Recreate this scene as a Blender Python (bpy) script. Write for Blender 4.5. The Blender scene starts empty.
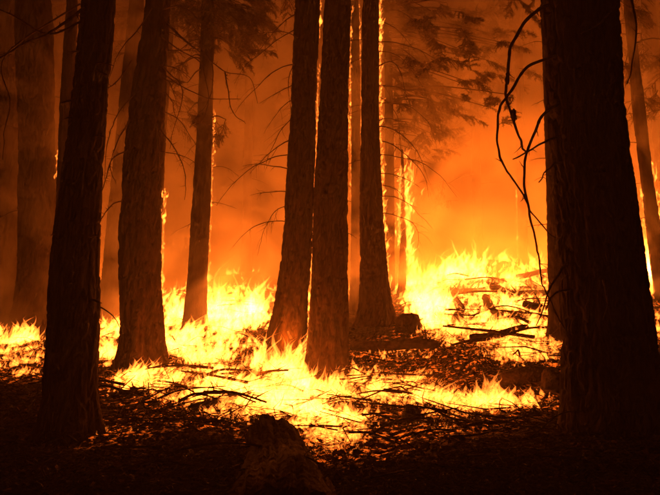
import bpy, math, random
import numpy as np
from mathutils import Vector

SC = bpy.context.scene
COL = SC.collection
rng = np.random.default_rng(7)
random.seed(7)

# ------------------------------------------------------------------ camera
PITCH = math.radians(7.9)
CAM = np.array([0.0, 0.0, 1.3])
F = 600.0                       # focal length in pixels of the 660 wide photograph
cam_d = bpy.data.cameras.new('camera')
cam = bpy.data.objects.new('camera', cam_d)
COL.objects.link(cam)
cam.location = CAM
cam.rotation_euler = (math.pi / 2 + PITCH, 0, 0)
cam_d.sensor_width = 36
cam_d.lens = 36 * F / 660
cam_d.clip_start = 0.05
cam_d.clip_end = 2000
SC.camera = cam

# ------------------------------------------------------------------ world: night sky just after dusk
W = bpy.data.worlds.new('World')
SC.world = W
W.use_nodes = True
nt = W.node_tree
bg = nt.nodes['Background']
sky = nt.nodes.new('ShaderNodeTexSky')
sky.sky_type = 'NISHITA'
sky.sun_disc = False
sky.sun_elevation = math.radians(-4)
sky.sun_rotation = math.radians(150)
nt.links.new(sky.outputs[0], bg.inputs[0])
bg.inputs[1].default_value = 0.05

# ------------------------------------------------------------------ exposure / render
SC.view_settings.view_transform = 'Standard'
SC.view_settings.look = 'None'
SC.view_settings.exposure = 0
SC.view_settings.gamma = 1
cy = SC.cycles
cy.use_denoising = True
cy.transparent_max_bounces = 64
cy.max_bounces = 3
cy.diffuse_bounces = 1
cy.use_adaptive_sampling = True
cy.adaptive_threshold = .06
cy.adaptive_min_samples = 16
cy.glossy_bounces = 1
cy.transmission_bounces = 1
cy.volume_bounces = 1
cy.volume_step_rate = .5
cy.sample_clamp_indirect = 3
cy.use_light_tree = True
cy.caustics_reflective = False
cy.caustics_refractive = False

FIRE = (1.0, 0.148, 0.007)       # colour of the light that the fire sheds
LIGHT = 0.124                   # overall scale of the fire light

# ------------------------------------------------------------------ helpers
def at(px, py, Y):
    """world point at depth Y behind pixel (px,py) of the 660x495 photograph"""
    x = (np.asarray(px, float) - 330) / F
    v = (247.5 - np.asarray(py, float)) / F
    dy = math.cos(PITCH) - v * math.sin(PITCH)
    dz = math.sin(PITCH) + v * math.cos(PITCH)
    k = np.asarray(Y, float) / dy
    return np.stack([CAM[0] + x * k, CAM[1] + dy * k, CAM[2] + dz * k], -1)

def hash3(ix, iy, iz, s=0):
    h = (ix.astype(np.int64) * 374761393 + iy.astype(np.int64) * 668265263 + iz.astype(np.int64) * 1274126177 + s * 974711) & 0x7fffffff
    h = ((h ^ (h >> 13)) * 1103515245 + 12345) & 0x7fffffff
    h = ((h ^ (h >> 15)) * 1274126177) & 0x7fffffff
    return ((h ^ (h >> 16)) & 0xffffff) / 0xffffff

def vnoise(x, y, z, s=0):
    x, y, z = np.broadcast_arrays(x, y, z)
    ix, iy, iz = np.floor(x), np.floor(y), np.floor(z)
    fx, fy, fz = x - ix, y - iy, z - iz
    fx, fy, fz = [f * f * (3 - 2 * f) for f in (fx, fy, fz)]
    r = 0
    for a in (0, 1):
        for b in (0, 1):
            for c in (0, 1):
                w = (fx if a else 1 - fx) * (fy if b else 1 - fy) * (fz if c else 1 - fz)
                r = r + w * hash3(ix + a, iy + b, iz + c, s)
    return r * 2 - 1

def fbm(x, y, z, o=3, s=0):
    r, a = 0, 1
    for i in range(o):
        r = r + a * vnoise(x * 2 ** i, y * 2 ** i, z * 2 ** i, s + i)
        a *= .5
    return r

class MB:
    """collects vertices and faces, builds ONE mesh object"""
    def __init__(s):
        s.v, s.f, s.n = [], {3: [], 4: []}, 0
    def add(s, v, f):
        v = np.asarray(v, float).reshape(-1, 3)
        f = np.asarray(f, int)
        s.v.append(v)
        s.f[f.shape[1]].append(f + s.n)
        s.n += len(v)
    def mesh(s, name, mat, smooth=True):
        v = np.concatenate(s.v)
        f3 = np.concatenate(s.f[3]) if s.f[3] else np.zeros((0, 3), int)
        f4 = np.concatenate(s.f[4]) if s.f[4] else np.zeros((0, 4), int)
        me = bpy.data.meshes.new(name)
        me.vertices.add(len(v))
        me.vertices.foreach_set('co', v.astype(np.float32).ravel())
        nl = f3.size + f4.size
        me.loops.add(nl)
        me.loops.foreach_set('vertex_index', np.concatenate([f3.ravel(), f4.ravel()]).astype(np.int32))
        me.polygons.add(len(f3) + len(f4))
        st = np.concatenate([np.arange(len(f3)) * 3, len(f3) * 3 + np.arange(len(f4)) * 4])
        me.polygons.foreach_set('loop_start', st.astype(np.int32))
        me.update(calc_edges=True)
        me.validate()
        if smooth:
            me.polygons.foreach_set('use_smooth', np.ones(len(me.polygons), bool))
        me.materials.append(mat)
        return me
    def build(s, name, mat, parent=None, smooth=True):
        o = bpy.data.objects.new(name, s.mesh(name, mat, smooth))
        COL.objects.link(o)
        if parent:
            o.parent = parent
        return o

def tag(o, label=None, cat=None, group=None, kind=None):
    for k, v in (('label', label), ('category', cat), ('group', group), ('kind', kind)):
        if v:
            o[k] = v
    return o

def empty(name, loc=(0, 0, 0), **kw):
    o = bpy.data.objects.new(name, None)
    COL.objects.link(o)
    o.location = loc
    o.empty_display_size = .2
    return tag(o, **kw)

def grid_faces(nu, nv, wrap=False):
    """faces of a grid with index j*nu+i; wrap closes u"""
    i = np.arange(nu if wrap else nu - 1)
    j = np.arange(nv - 1)
    I, J = np.meshgrid(i, j)
    I2 = (I + 1) % nu
    return np.stack([J * nu + I, J * nu + I2, (J + 1) * nu + I2, (J + 1) * nu + I], -1).reshape(-1, 4)

def frame_along(P):
    T = np.gradient(P, axis=0)
    T /= np.linalg.norm(T, axis=1)[:, None] + 1e-9
    ref = np.array([0.31, 0.2, 0.93]) if abs(T[0][2]) < .8 else np.array([0.9, 0.4, 0.1])
    A = np.cross(T, ref)
    A /= np.linalg.norm(A, axis=1)[:, None] + 1e-9
    B = np.cross(T, A)
    return T, A, B

def tube(mb, P, R, n=6, cap=True):
    P = np.asarray(P, float)
    R = np.broadcast_to(np.asarray(R, float), (len(P),))
    T, A, B = frame_along(P)
    a = np.linspace(0, 2 * math.pi, n, endpoint=False)
    V = P[:, None] + R[:, None, None] * (np.cos(a)[None, :, None] * A[:, None] + np.sin(a)[None, :, None] * B[:, None])
    V = V.reshape(-1, 3)
    base = len(V)
    V = np.concatenate([V, P[:1], P[-1:]])
    mb.add(V, grid_faces(n, len(P), True))
    if cap:
        i = np.arange(n)
        j = (i + 1) % n
        off = mb.n - len(V)
        c1 = np.stack([j, i, np.full(n, base)], -1)
        k = (len(P) - 1) * n
        c2 = np.stack([k + i, k + j, np.full(n, base + 1)], -1)
        mb.f[3].append(np.concatenate([c1, c2]) + off)

def spline(pts, n):
    """Catmull-Rom through pts"""
    p = np.asarray(pts, float)
    p = np.concatenate([2 * p[:1] - p[1:2], p, 2 * p[-1:] - p[-2:-1]])
    t = np.linspace(0, len(p) - 3 - 1e-6, n)
    i = t.astype(int)
    u = (t - i)[:, None]
    a, b, c, d = p[i], p[i + 1], p[i + 2], p[i + 3]
    return .5 * (2 * b + (c - a) * u + (2 * a - 5 * b + 4 * c - d) * u ** 2 + (3 * b - a - 3 * c + d) * u ** 3)

# ------------------------------------------------------------------ materials
def mat(name):
    m = bpy.data.materials.new(name)
    m.use_nodes = True
    return m, m.node_tree, m.node_tree.nodes['Principled BSDF']

def noise_mat(name, c1, c2, scale, rough=.9, stretch=(1, 1, 1), bump=0, bscale=None, spec=.2, c3=None):
    m, t, b = mat(name)
    tc = t.nodes.new('ShaderNodeTexCoord')
    mp = t.nodes.new('ShaderNodeMapping')
    mp.inputs['Scale'].default_value = stretch
    t.links.new(tc.outputs['Object'], mp.inputs[0])
    n = t.nodes.new('ShaderNodeTexNoise')
    n.inputs['Scale'].default_value = scale
    n.inputs['Detail'].default_value = 6
    n.inputs['Roughness'].default_value = .65
    t.links.new(mp.outputs[0], n.inputs[0])
    r = t.nodes.new('ShaderNodeValToRGB')
    r.color_ramp.elements[0].position = .32
    r.color_ramp.elements[1].position = .68
    r.color_ramp.elements[0].color = (*c1, 1)
    r.color_ramp.elements[1].color = (*c2, 1)
    if c3:
        e = r.color_ramp.elements.new(.85)
        e.color = (*c3, 1)
    t.links.new(n.outputs['Fac'], r.inputs[0])
    t.links.new(r.outputs[0], b.inputs['Base Color'])
    b.inputs['Roughness'].default_value = rough
    b.inputs['Specular IOR Level'].default_value = spec
    if bump:
        n2 = t.nodes.new('ShaderNodeTexNoise')
        n2.inputs['Scale'].default_value = bscale or scale * 3
        n2.inputs['Detail'].default_value = 8
        t.links.new(mp.outputs[0], n2.inputs[0])
        bp = t.nodes.new('ShaderNodeBump')
        bp.inputs['Strength'].default_value = 1
        bp.inputs['Distance'].default_value = bump
        t.links.new(n2.outputs['Fac'], bp.inputs['Height'])
        t.links.new(bp.outputs[0], b.inputs['Normal'])
    return m

M_BARK = noise_mat('charred_bark', (.014, .010, .008), (.055, .034, .022), 8, .95, (1, 1, .35), .02, 34, .1)
M_WOOD = noise_mat('dead_branch_bark', (.03, .02, .015), (.11, .07, .045), 14, .9, (1, 1, 1), .004, 60, .15)
M_CHAR = noise_mat('charcoal_wood', (.008, .007, .006), (.05, .03, .02), 7, .9, (1, 1, 1), .02, 22, .2)
M_LOG = noise_mat('weathered_log_wood', (.014, .009, .007), (.045, .027, .018), 12, .95, (1, .6, 1), .02, 26, .05)
M_NEEDLE = noise_mat('pine_needles', (.07, .06, .02), (.16, .10, .04), 3, .8)
M_LITTER = noise_mat('needle_litter', (.02, .014, .010), (.10, .06, .035), 5, .95)
M_LEAF = noise_mat('dry_leaf', (.03, .018, .012), (.15, .08, .045), 4, .85)

def flame_mat(name, e):
    m = bpy.data.materials.new(name)
    m.use_nodes = True
    t = m.node_tree
    for n in list(t.nodes):
        if n.type != 'OUTPUT_MATERIAL':
            t.nodes.remove(n)
    out = [n for n in t.nodes if n.type == 'OUTPUT_MATERIAL'][0]
    em = t.nodes.new('ShaderNodeEmission')
    em.inputs[0].default_value = (1, .2, .02, 1)
    em.inputs[1].default_value = e
    t.links.new(em.outputs[0], out.inputs['Volume'])
    m.cycles.homogeneous_volume = True
    return m
M_FLAME = flame_mat('flame_gas', 34)
M_FLAME_S = flame_mat('flame_gas_small', 42)
M_FLAME_T = flame_mat('flame_gas_trunk', 60)

# ------------------------------------------------------------------ where the trees stand: base pixel, base depth, axis pixels and widths
# each: name key, base (px,py), Y, list of (py, centre px, width px) from the base up
TREES = [
 dict(k='near_left', Y=7.2, b=(70, 436), ax=[(436, 70, 56), (400, 70, 50), (330, 73, 46), (250, 75, 42), (125, 88, 35), (0, 99, 30)]),
 dict(k='near_right', Y=6.6, b=(614, 426), ax=[(426, 614, 94), (400, 612, 90), (330, 606, 85), (250, 599, 77), (125, 586, 72), (0, 579, 70)]),
 dict(k='second_left', Y=12.1, b=(143, 368), ax=[(368, 143, 46), (345, 143, 40), (250, 139, 40), (125, 145, 34), (0, 158, 23)]),
 dict(k='behind_second', Y=19.0, b=(109, 322), ax=[(322, 109, 24), (250, 115, 20), (125, 126, 17), (0, 137, 14)]),
 dict(k='middle_left', Y=12.3, b=(284, 354), ax=[(354, 284, 42), (330, 288, 35), (250, 297, 29), (125, 303, 26), (0, 308, 24)]),
 dict(k='centre', Y=11.6, b=(328, 379), ax=[(379, 328, 44), (350, 328, 39), (250, 330, 34), (125, 333, 30), (0, 337, 27)]),
 dict(k='right_of_centre', Y=14.2, b=(376, 324), ax=[(324, 376, 36), (300, 375, 30), (250, 372, 25), (125, 370, 18), (0, 371, 16)]),
 dict(k='slim_left', Y=16.4, b=(194, 330), ax=[(330, 194, 22), (250, 199, 19), (125, 205, 15), (0, 208, 13)]),
 dict(k='far_left_big', Y=17.0, b=(34, 336), ax=[(336, 34, 42), (310, 36, 37), (250, 39, 35), (125, 36, 34), (0, 33, 33)]),
 dict(k='left_edge', Y=18.5, b=(6, 322), ax=[(322, 6, 24), (250, 9, 20), (125, 8, 18), (0, 6, 17)]),
 dict(k='slim_behind_near_left', Y=15.0, b=(60, 335), ax=[(335, 60, 16), (250, 62, 14), (125, 66, 13), (0, 72, 12)]),
 dict(k='hidden_by_second', Y=17.5, b=(155, 322), ax=[(322, 153, 12), (250, 156, 10), (125, 162, 9), (0, 172, 8)]),
 dict(k='between', Y=18.0, b=(355, 316), ax=[(316, 355, 12), (250, 356, 10), (125, 356, 9), (0, 355, 8)]),
 dict(k='behind_rc', Y=20.0, b=(388, 296), ax=[(296, 388, 12), (200, 390, 10), (100, 389, 8), (0, 387, 7)]),
 dict(k='snag', Y=18.0, b=(402, 292), ax=[(292, 402, 9), (250, 403, 7), (200, 403, 5), (148, 402, 2)]),
 dict(k='by_near_right', Y=11.5, b=(560, 334), ax=[(334, 560, 22), (250, 556, 16), (125, 551, 13), (0, 548, 11)]),
 dict(k='far_right', Y=17.0, b=(660, 300), ax=[(300, 664, 15), (240, 655, 13), (150, 643, 12), (60, 634, 10), (0, 628, 10)]),
 dict(k='far_mid_right', Y=27.0, b=(523, 262), ax=[(262, 523, 10), (200, 522, 9), (100, 520, 8), (0, 518, 7)]),
 dict(k='far_mid_right2', Y=30.0, b=(478, 258), ax=[(258, 478, 10), (200, 477, 9), (100, 474, 8), (0, 470, 7)]),
 dict(k='far_mid_left', Y=29.0, b=(246, 268), ax=[(268, 246, 10), (200, 247, 9), (100, 249, 8), (0, 251, 7)]),
 dict(k='far_right_edge', Y=24.0, b=(672, 262), ax=[(262, 672, 18), (150, 662, 15), (0, 648, 12)]),
]

# ------------------------------------------------------------------ terrain
def base_h(y):
    y = np.asarray(y, float)
    y = np.clip(y, -80, 300)
    h = 0.17 * np.log1p(np.exp((y - 9.3) * 1.6)) / 1.6
    h = h - 0.07 * np.log1p(np.exp((y - 24) * .6)) / .6
    h = h - 0.06 * np.log1p(np.exp((y - 45) * .3)) / .3
    return h
ctrl = [tuple(at(t['b'][0], t['b'][1], t['Y'])) for t in TREES]
# extra ground control points: (px, py, Y)
for c in [(400, 330, 13.2), (425, 318, 14.4), (480, 290, 17.5), (540, 300, 16.0), (240, 318, 16.5), (300, 320, 16.0), (500, 392, 9.8), (400, 356, 11.8), (215, 385, 9.8), (20, 372, 11.5), (640, 268, 18), (440, 270, 20), (560, 268, 20), (285, 300, 20)]:
    ctrl.append(tuple(at(*c)))
ctrl = np.array(ctrl)
SIG = 1.7
D2 = ((ctrl[:, None, :2] - ctrl[None, :, :2]) ** 2).sum(-1)
WT = np.linalg.solve(np.exp(-D2 / (2 * SIG ** 2)) + 0.12 * np.eye(len(ctrl)), ctrl[:, 2] - base_h(ctrl[:, 1]))
GX0, GX1, GY0, GY1, GST = -24.0, 26.0, 0.0, 46.0, .1
def coarse(x, y):
    h = base_h(y)
    for c, w in zip(ctrl, WT):
        h = h + w * np.exp(-((x - c[0]) ** 2 + (y - c[1]) ** 2) / (2 * SIG ** 2))
    return h
_gx, _gy = np.arange(GX0, GX1 + GST, GST), np.arange(GY0, GY1 + GST, GST)
_GT = coarse(*np.meshgrid(_gx, _gy))
def ground(x, y, fine=True):
    x = np.asarray(x, float); y = np.asarray(y, float)
    u = np.clip((x - GX0) / GST, 0, len(_gx) - 1.001); v = np.clip((y - GY0) / GST, 0, len(_gy) - 1.001)
    i = u.astype(int); j = v.astype(int); fu = u - i; fv = v - j
    h = (_GT[j, i] * (1 - fu) + _GT[j, i + 1] * fu) * (1 - fv) + (_GT[j + 1, i] * (1 - fu) + _GT[j + 1, i + 1] * fu) * fv
    outside = (x < GX0) | (x > GX1) | (y < GY0) | (y > GY1)
    if outside.any():
        h = np.where(outside, coarse(x, np.clip(y, -60, 600)), h)
    if fine:
        h = h + .05 * fbm(x * .9, y * .9, 0.5, 3, 3) + .028 * fbm(x * 4, y * 4, 1.5, 3, 9)
    return h

def on_ground(px, py):
    """world points where the photograph's pixels meet the ground (nan where they miss)"""
    px = np.atleast_1d(np.asarray(px, float)); py = np.atleast_1d(np.asarray(py, float))
    Yg = np.concatenate([np.arange(3.5, 12, .06), np.arange(12, 40, .15)])
    p = at(px[:, None], py[:, None], Yg[None])
    hit = p[..., 2] <= ground(p[..., 0], p[..., 1], False)
    i = hit.argmax(1)
    out = p[np.arange(len(px)), i]
    out[:, 2] = ground(out[:, 0], out[:, 1])
    out[~hit.any(1)] = np.nan
    return out

# fires on the ground: px, py, rx, ry, count, min and max flame height in px, key
FIRES = [
 (12, 338, 28, 10, 200, 8, 24, 'left edge'), (20, 362, 36, 13, 360, 7, 18, 'left edge'),
 (108, 352, 14, 14, 220, 8, 20, 'gap'), (112, 330, 14, 10, 120, 8, 20, 'gap'),
 (215, 320, 52, 16, 420, 16, 50, 'core'), (205, 345, 48, 18, 420, 10, 30, 'core'),
 (176, 330, 14, 20, 100, 12, 34, 'core'),
 (277, 366, 24, 12, 260, 18, 52, 'blaze'), (276, 390, 30, 18, 420, 10, 32, 'blaze'), (292, 412, 30, 15, 320, 8, 26, 'blaze'), (255, 396, 30, 12, 200, 8, 26, 'blaze'),
 (155, 382, 38, 13, 420, 8, 24, 'litter left'), (212, 386, 50, 18, 700, 6, 24, 'litter left'), (235, 408, 34, 14, 300, 6, 18, 'litter left'), (190, 400, 40, 8, 160, 5, 16, 'litter left'),
 (360, 390, 64, 15, 760, 6, 22, 'litter mid'), (330, 424, 42, 18, 620, 6, 20, 'litter mid'), (325, 440, 26, 10, 140, 5, 15, 'litter mid'), (410, 384, 30, 10, 160, 5, 16, 'litter mid'), (340, 448, 20, 8, 60, 3, 9, 'litter mid'),
 (415, 288, 24, 14, 260, 14, 40, 'slope'), (455, 276, 36, 10, 240, 10, 34, 'slope'), (450, 300, 36, 18, 260, 5, 15, 'slope'),
 (505, 320, 60, 26, 800, 4, 17, 'heap'), (525, 352, 38, 9, 380, 5, 15, 'heap'), (478, 340, 40, 12, 360, 5, 15, 'heap'), (428, 312, 20, 18, 340, 12, 34, 'slope'), (505, 318, 50, 20, 160, 10, 26, 'heap'), (530, 342, 36, 12, 360, 3, 10, 'heap'), (540, 280, 26, 16, 200, 6, 18, 'heap'), (445, 325, 32, 16, 260, 5, 14, 'heap'), (480, 290, 50, 12, 200, 8, 22, 'heap'),
 (430, 404, 36, 12, 360, 6, 20, 'row'), (500, 406, 48, 5, 190, 8, 28, 'row'), (530, 404, 24, 4, 70, 8, 26, 'row'), (452, 408, 14, 5, 30, 10, 30, 'row'), (450, 422, 40, 12, 110, 2, 8, 'row'),
 (395, 356, 44, 5, 80, 3, 10, 'row'),
 (652, 262, 12, 14, 120, 8, 26, 'right edge'), (660, 284, 18, 9, 420, 36, 84, 'right edge'), (656, 325, 10, 22, 80, 3, 12, 'right edge'),
 (356, 292, 12, 8, 50, 6, 16, 'behind'), (300, 306, 30, 8, 70, 8, 20, 'core'),
 (104, 432, 10, 3, 8, 3, 7, 'spot'), (128, 436, 6, 4, 8, 3, 7, 'spot'),
 (450, 250, 50, 5, 120, 8, 26, 'far right'), (530, 250, 40, 5, 60, 8, 20, 'far right'), (100, 300, 60, 5, 50, 6, 14, 'far left'), (230, 292, 50, 5, 60, 6, 14, 'far left'),
]
fire_pts = []
for f in FIRES:
    n = f[4]
    r = np.sqrt(rng.random(n)); a = rng.random(n) * 6.2832
    g = rng.normal(size=(2, n)) * .12
    px = f[0] + f[2] * (r * np.cos(a) + g[0]); py = f[1] + f[3] * (r * np.sin(a) + g[1])
    P = on_ground(px, py)
    ok = ~np.isnan(P[:, 0])
    P = P[ok]
    e = (1 - r[ok] ** 2)
    # flames gather in clumps with dark gaps between
    cl = vnoise(P[:, 0] * 2.1, P[:, 1] * 1.5, 3.3, 61) * .6 + vnoise(P[:, 0] * 5.5, P[:, 1] * 4, 1.3, 62) * .55
    big_fire = f[7] in ('core', 'blaze', 'slope', 'right edge')
    if True:
        keep = cl > -.02 - .3 * big_fire - .22 * (f[7] in ('litter mid', 'litter left', 'heap')) - .12 * (f[7] in ('row', 'gap', 'left edge'))
        keep |= f[7] == 'right edge'
        P, e, cl = P[keep], e[keep], cl[keep]
    h = (f[5] + (f[6] - f[5]) * rng.random(len(P)) ** 2.6 * (.35 + .65 * e)) * (.5 + 1.3 * np.clip(cl + .3, 0, 1.2)) * P[:, 1] / F
    fire_pts.append((f[7], P, h))
for key, x0, x1, Y0, Y1, n in (('far right', 430, 575, 23, 33, 190), ('far left', -20, 260, 23, 31, 170)):
    Yr = rng.uniform(Y0, Y1, n)
    P = at(rng.uniform(x0, x1, n), 260, Yr)
    P[:, 2] = ground(P[:, 0], P[:, 1])
    fire_pts.append((key, P, rng.uniform(.3, 1.3 if key == 'far right' else .7, n)))
allP = np.concatenate([p for _, p, _ in fire_pts]); allH = np.concatenate([h for _, _, h in fire_pts])

def heat_map(x, y, s=.28):
    """how many flames stand near each ground point"""
    h = np.zeros(x.shape)
    xf, yf = x.ravel(), y.ravel()
    out = np.zeros(len(xf))
    cell = {}
    key = (np.floor(allP[:, 0]).astype(int), np.floor(allP[:, 1]).astype(int))
    for i, (a, b) in enumerate(zip(*key)):
        cell.setdefault((a, b), []).append(i)
    kx, ky = np.floor(xf).astype(int), np.floor(yf).astype(int)
    order = np.lexsort((ky, kx))
    kk = kx * 100000 + ky
    ks = kk[order]
    bounds = np.flatnonzero(np.diff(ks)) + 1
    for seg in np.split(order, bounds):
        a, b = kx[seg[0]], ky[seg[0]]
        idx = sum((cell.get((a + i, b + j), []) for i in (-1, 0, 1) for j in (-1, 0, 1)), [])
        if not idx:
            continue
        q = allP[idx]
        d = (xf[seg][:, None] - q[None, :, 0]) ** 2 + (yf[seg][:, None] - q[None, :, 1]) ** 2
        out[seg] = np.exp(-d / (2 * s * s)).sum(1)
    return out.reshape(x.shape)

# ground material: charred duff with glowing embers where the fire burns
mg, tg, bgd = mat('burnt_forest_floor')
tc = tg.nodes.new('ShaderNodeTexCoord')
n1 = tg.nodes.new('ShaderNodeTexNoise'); n1.inputs['Scale'].default_value = 3; n1.inputs['Detail'].default_value = 8
n2 = tg.nodes.new('ShaderNodeTexNoise'); n2.inputs['Scale'].default_value = 26; n2.inputs['Detail'].default_value = 6
for n in (n1, n2):
    tg.links.new(tc.outputs['Object'], n.inputs[0])
r1 = tg.nodes.new('ShaderNodeValToRGB')
r1.color_ramp.elements[0].position = .35; r1.color_ramp.elements[0].color = (.018, .012, .008, 1)
r1.color_ramp.elements[1].position = .7; r1.color_ramp.elements[1].color = (.06, .036, .023, 1)
tg.links.new(n2.outputs['Fac'], r1.inputs[0])
tg.links.new(r1.outputs[0], bgd.inputs['Base Color'])
bgd.inputs['Roughness'].default_value = .95
bgd.inputs['Specular IOR Level'].default_value = .1
bp = tg.nodes.new('ShaderNodeBump'); bp.inputs['Distance'].default_value = .05
tg.links.new(n2.outputs['Fac'], bp.inputs['Height']); tg.links.new(bp.outputs[0], bgd.inputs['Normal'])
at_n = tg.nodes.new('ShaderNodeAttribute'); at_n.attribute_name = 'ember'
n3 = tg.nodes.new('ShaderNodeTexNoise'); n3.inputs['Scale'].default_value = 9; n3.inputs['Detail'].default_value = 9; n3.inputs['Roughness'].default_value = .7
tg.links.new(tc.outputs['Object'], n3.inputs[0])
r3 = tg.nodes.new('ShaderNodeValToRGB')
r3.color_ramp.elements[0].position = .52; r3.color_ramp.elements[0].color = (0, 0, 0, 1)
r3.color_ramp.elements[1].position = .64; r3.color_ramp.elements[1].color = (1, 1, 1, 1)
tg.links.new(n3.outputs['Fac'], r3.inputs[0])
mu = tg.nodes.new('ShaderNodeMath'); mu.operation = 'MULTIPLY'
tg.links.new(at_n.outputs['Fac'], mu.inputs[0]); tg.links.new(r3.outputs[0], mu.inputs[1])
mu2 = tg.nodes.new('ShaderNodeMath'); mu2.operation = 'MULTIPLY'; mu2.inputs[1].default_value = 1.6
tg.links.new(mu.outputs[0], mu2.inputs[0])
bgd.inputs['Emission Color'].default_value = (1, .13, .008, 1)
tg.links.new(mu2.outputs[0], bgd.inputs['Emission Strength'])
M_GROUND = mg

xs = np.concatenate([np.linspace(-300, -20, 30)[:-1], np.linspace(-20, -9, 60)[:-1], np.linspace(-9, 12, 380), np.linspace(12, 22, 60)[1:], np.linspace(22, 300, 30)[1:]])
ys = np.concatenate([np.linspace(-60, 0, 20)[:-1], np.linspace(0, 4, 30)[:-1], np.linspace(4, 24, 380), np.linspace(24, 45, 90)[1:], np.linspace(45, 500, 40)[1:]])
X, Y = np.meshgrid(xs, ys)
Z = ground(X, Y)
g = MB(); g.add(np.stack([X, Y, Z], -1), grid_faces(len(xs), len(ys)))
go = g.build('ground', M_GROUND)
tag(go, 'charred forest floor with glowing embers rising up a slope', kind='structure')
em = np.clip(heat_map(X, Y) / 5, 0, 1)
at_ = go.data.attributes.new('ember', 'FLOAT', 'POINT')
at_.data.foreach_set('value', em.ravel().astype(np.float32))

# ------------------------------------------------------------------ flames
def tongues(mb, P, H, wr=.26, lean=(0.12, 0.0), n=6, m=8, flat=.7):
    """closed, bent and tapering tongues of flame; P bases, H heights"""
    K = len(P)
    t = np.linspace(0, 1, m)
    w = H * wr * (0.45 + 1.0 * rng.random(K))
    prof = np.interp(t, [0, .1, .25, .45, .65, .85, 1], [.3, .8, 1.0, .66, .36, .13, 0.0])
    w = w / (1 + H * 1.1) * 1.12
    ph = rng.random((K, 4)) * 6.28
    amp = H * (.06 + .26 * rng.random(K) ** 1.5)
    ll = lean[0] + rng.normal(size=(2, K)) * .22 + .5 * np.stack([vnoise(P[:, 0] * 1.7, P[:, 1] * 1.7, .5, 70), vnoise(P[:, 0] * 1.7, P[:, 1] * 1.7, .5, 71)])
    bend = t ** 1.6
    cx = ll[0][:, None] * H[:, None] * 1.15 * bend + amp[:, None] * t * np.sin(t * 6.5 + ph[:, :1])
    cyy = (ll[1] * .6 + lean[1])[:, None] * H[:, None] * bend + amp[:, None] * t * np.sin(t * 6 + ph[:, 1:2])
    cz = H[:, None] * (t - .08)
    R = w[:, None] * prof * (1 + .35 * np.sin(t * 11 + ph[:, 2:3]))
    a = np.linspace(0, 2 * math.pi, n, endpoint=False)
    ca, sa = np.cos(a), np.sin(a)
    ro = ph[:, 3]
    ex = R[..., None] * ca
    ey = R[..., None] * sa * flat
    V = np.zeros((K, m, n, 3))
    V[..., 0] = P[:, 0, None, None] + cx[..., None] + ex * np.cos(ro)[:, None, None] - ey * np.sin(ro)[:, None, None]
    V[..., 1] = P[:, 1, None, None] + cyy[..., None] + ex * np.sin(ro)[:, None, None] + ey * np.cos(ro)[:, None, None]
    V[..., 2] = P[:, 2, None, None] + cz[..., None] + .12 * R[..., None] * np.sin(a * 2 + ph[:, :1])[:, None, :]
    gf = grid_faces(n, m, True)
    F4 = (gf[None] + (np.arange(K) * m * n)[:, None, None]).reshape(-1, 4)
    i = np.arange(1, n - 1)
    cap = np.stack([np.zeros(n - 2, int), i + 1, i], -1)
    F3 = (cap[None] + (np.arange(K) * m * n)[:, None, None]).reshape(-1, 3)
    off = mb.n
    mb.add(V, F4)
    mb.f[3].append(F3 + off)

def fire_light(loc, power, r=.35, parent=None):
    L = bpy.data.lights.new('fire_glow', 'POINT')
    L.color = FIRE
    L.energy = power * LIGHT
    L.shadow_soft_size = r
    o = bpy.data.objects.new('fire_glow', L)
    COL.objects.link(o)
    o.location = loc
    if parent:
        o.parent = parent
    return o

fire_info = {
 'left edge': ('low flames creeping across the ground at the left edge behind the near left trunk', 700, 2),
 'gap': ('small flames in the gap between the near left trunk and the second trunk', 350, 1),
 'core': ('biggest yellow blaze on the ground around the slim left trunk', 3600, 5),
 'blaze': ('yellow blaze licking the foot of the trunk left of centre', 1800, 2),
 'litter left': ('flames in the fallen branches in front of the second left trunk', 700, 2),
 'litter mid': ('small scattered flames in the litter in front of the centre trunk', 500, 2),
 'slope': ('bright white yellow blaze on the slope below the burning snag', 3600, 3),
 'heap': ('many small flames over the heap of burning branches on the right slope', 1500, 3),
 'row': ('row of pointed flames along the ground left of the big right trunk', 500, 3),
 'right edge': ('flames at the right edge behind the big right trunk', 900, 1),
 'behind': ('flames showing between the centre trunk and the next trunk to its right', 500, 1),
 'spot': ('tiny isolated flames beside the foot of the near left trunk', 10, 1),
 'far right': ('distant flames at the top of the right slope in thick smoke', 80000, 5),
 'far left': ('distant flames glowing through smoke behind the left trunks', 22000, 4),
}
for key, (label, power, nl) in fire_info.items():
    P = np.concatenate([p for k, p, h in fire_pts if k == key]); H = np.concatenate([h for k, p, h in fire_pts if k == key])
    root = empty('ground_fire', P.mean(0), label=label, cat='fire', group='fires burning on the forest floor')
    off = np.array(root.location)
    small = np.median(H) < .3
    # large tongues, then small licks round them
    mb = MB(); tongues(mb, P - off, np.maximum(H, .06))
    o = mb.build('flames', M_FLAME, root); tag(o, kind='stuff')
    mb = MB()
    Q = np.repeat(P, 2, 0) - off + np.stack([rng.normal(size=2 * len(P)) * .14, rng.normal(size=2 * len(P)) * .14, np.zeros(2 * len(P))], -1)
    Q[:, 2] = ground(Q[:, 0] + off[0], Q[:, 1] + off[1]) - off[2]
    tongues(mb, Q, np.repeat(np.maximum(H, .06), 2) * (.2 + .5 * rng.random(len(Q))), wr=.22, n=5, m=6)
    o = mb.build('small_flames', M_FLAME_S, root); tag(o, kind='stuff')
    # light
    idx = rng.choice(len(P), nl, replace=False, p=(H ** 2) / (H ** 2).sum())
    for i in idx:
        fire_light(tuple(P[i] - off + [0, 0, H[i] * .6 + .15]), power / nl, .3, root)

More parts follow.
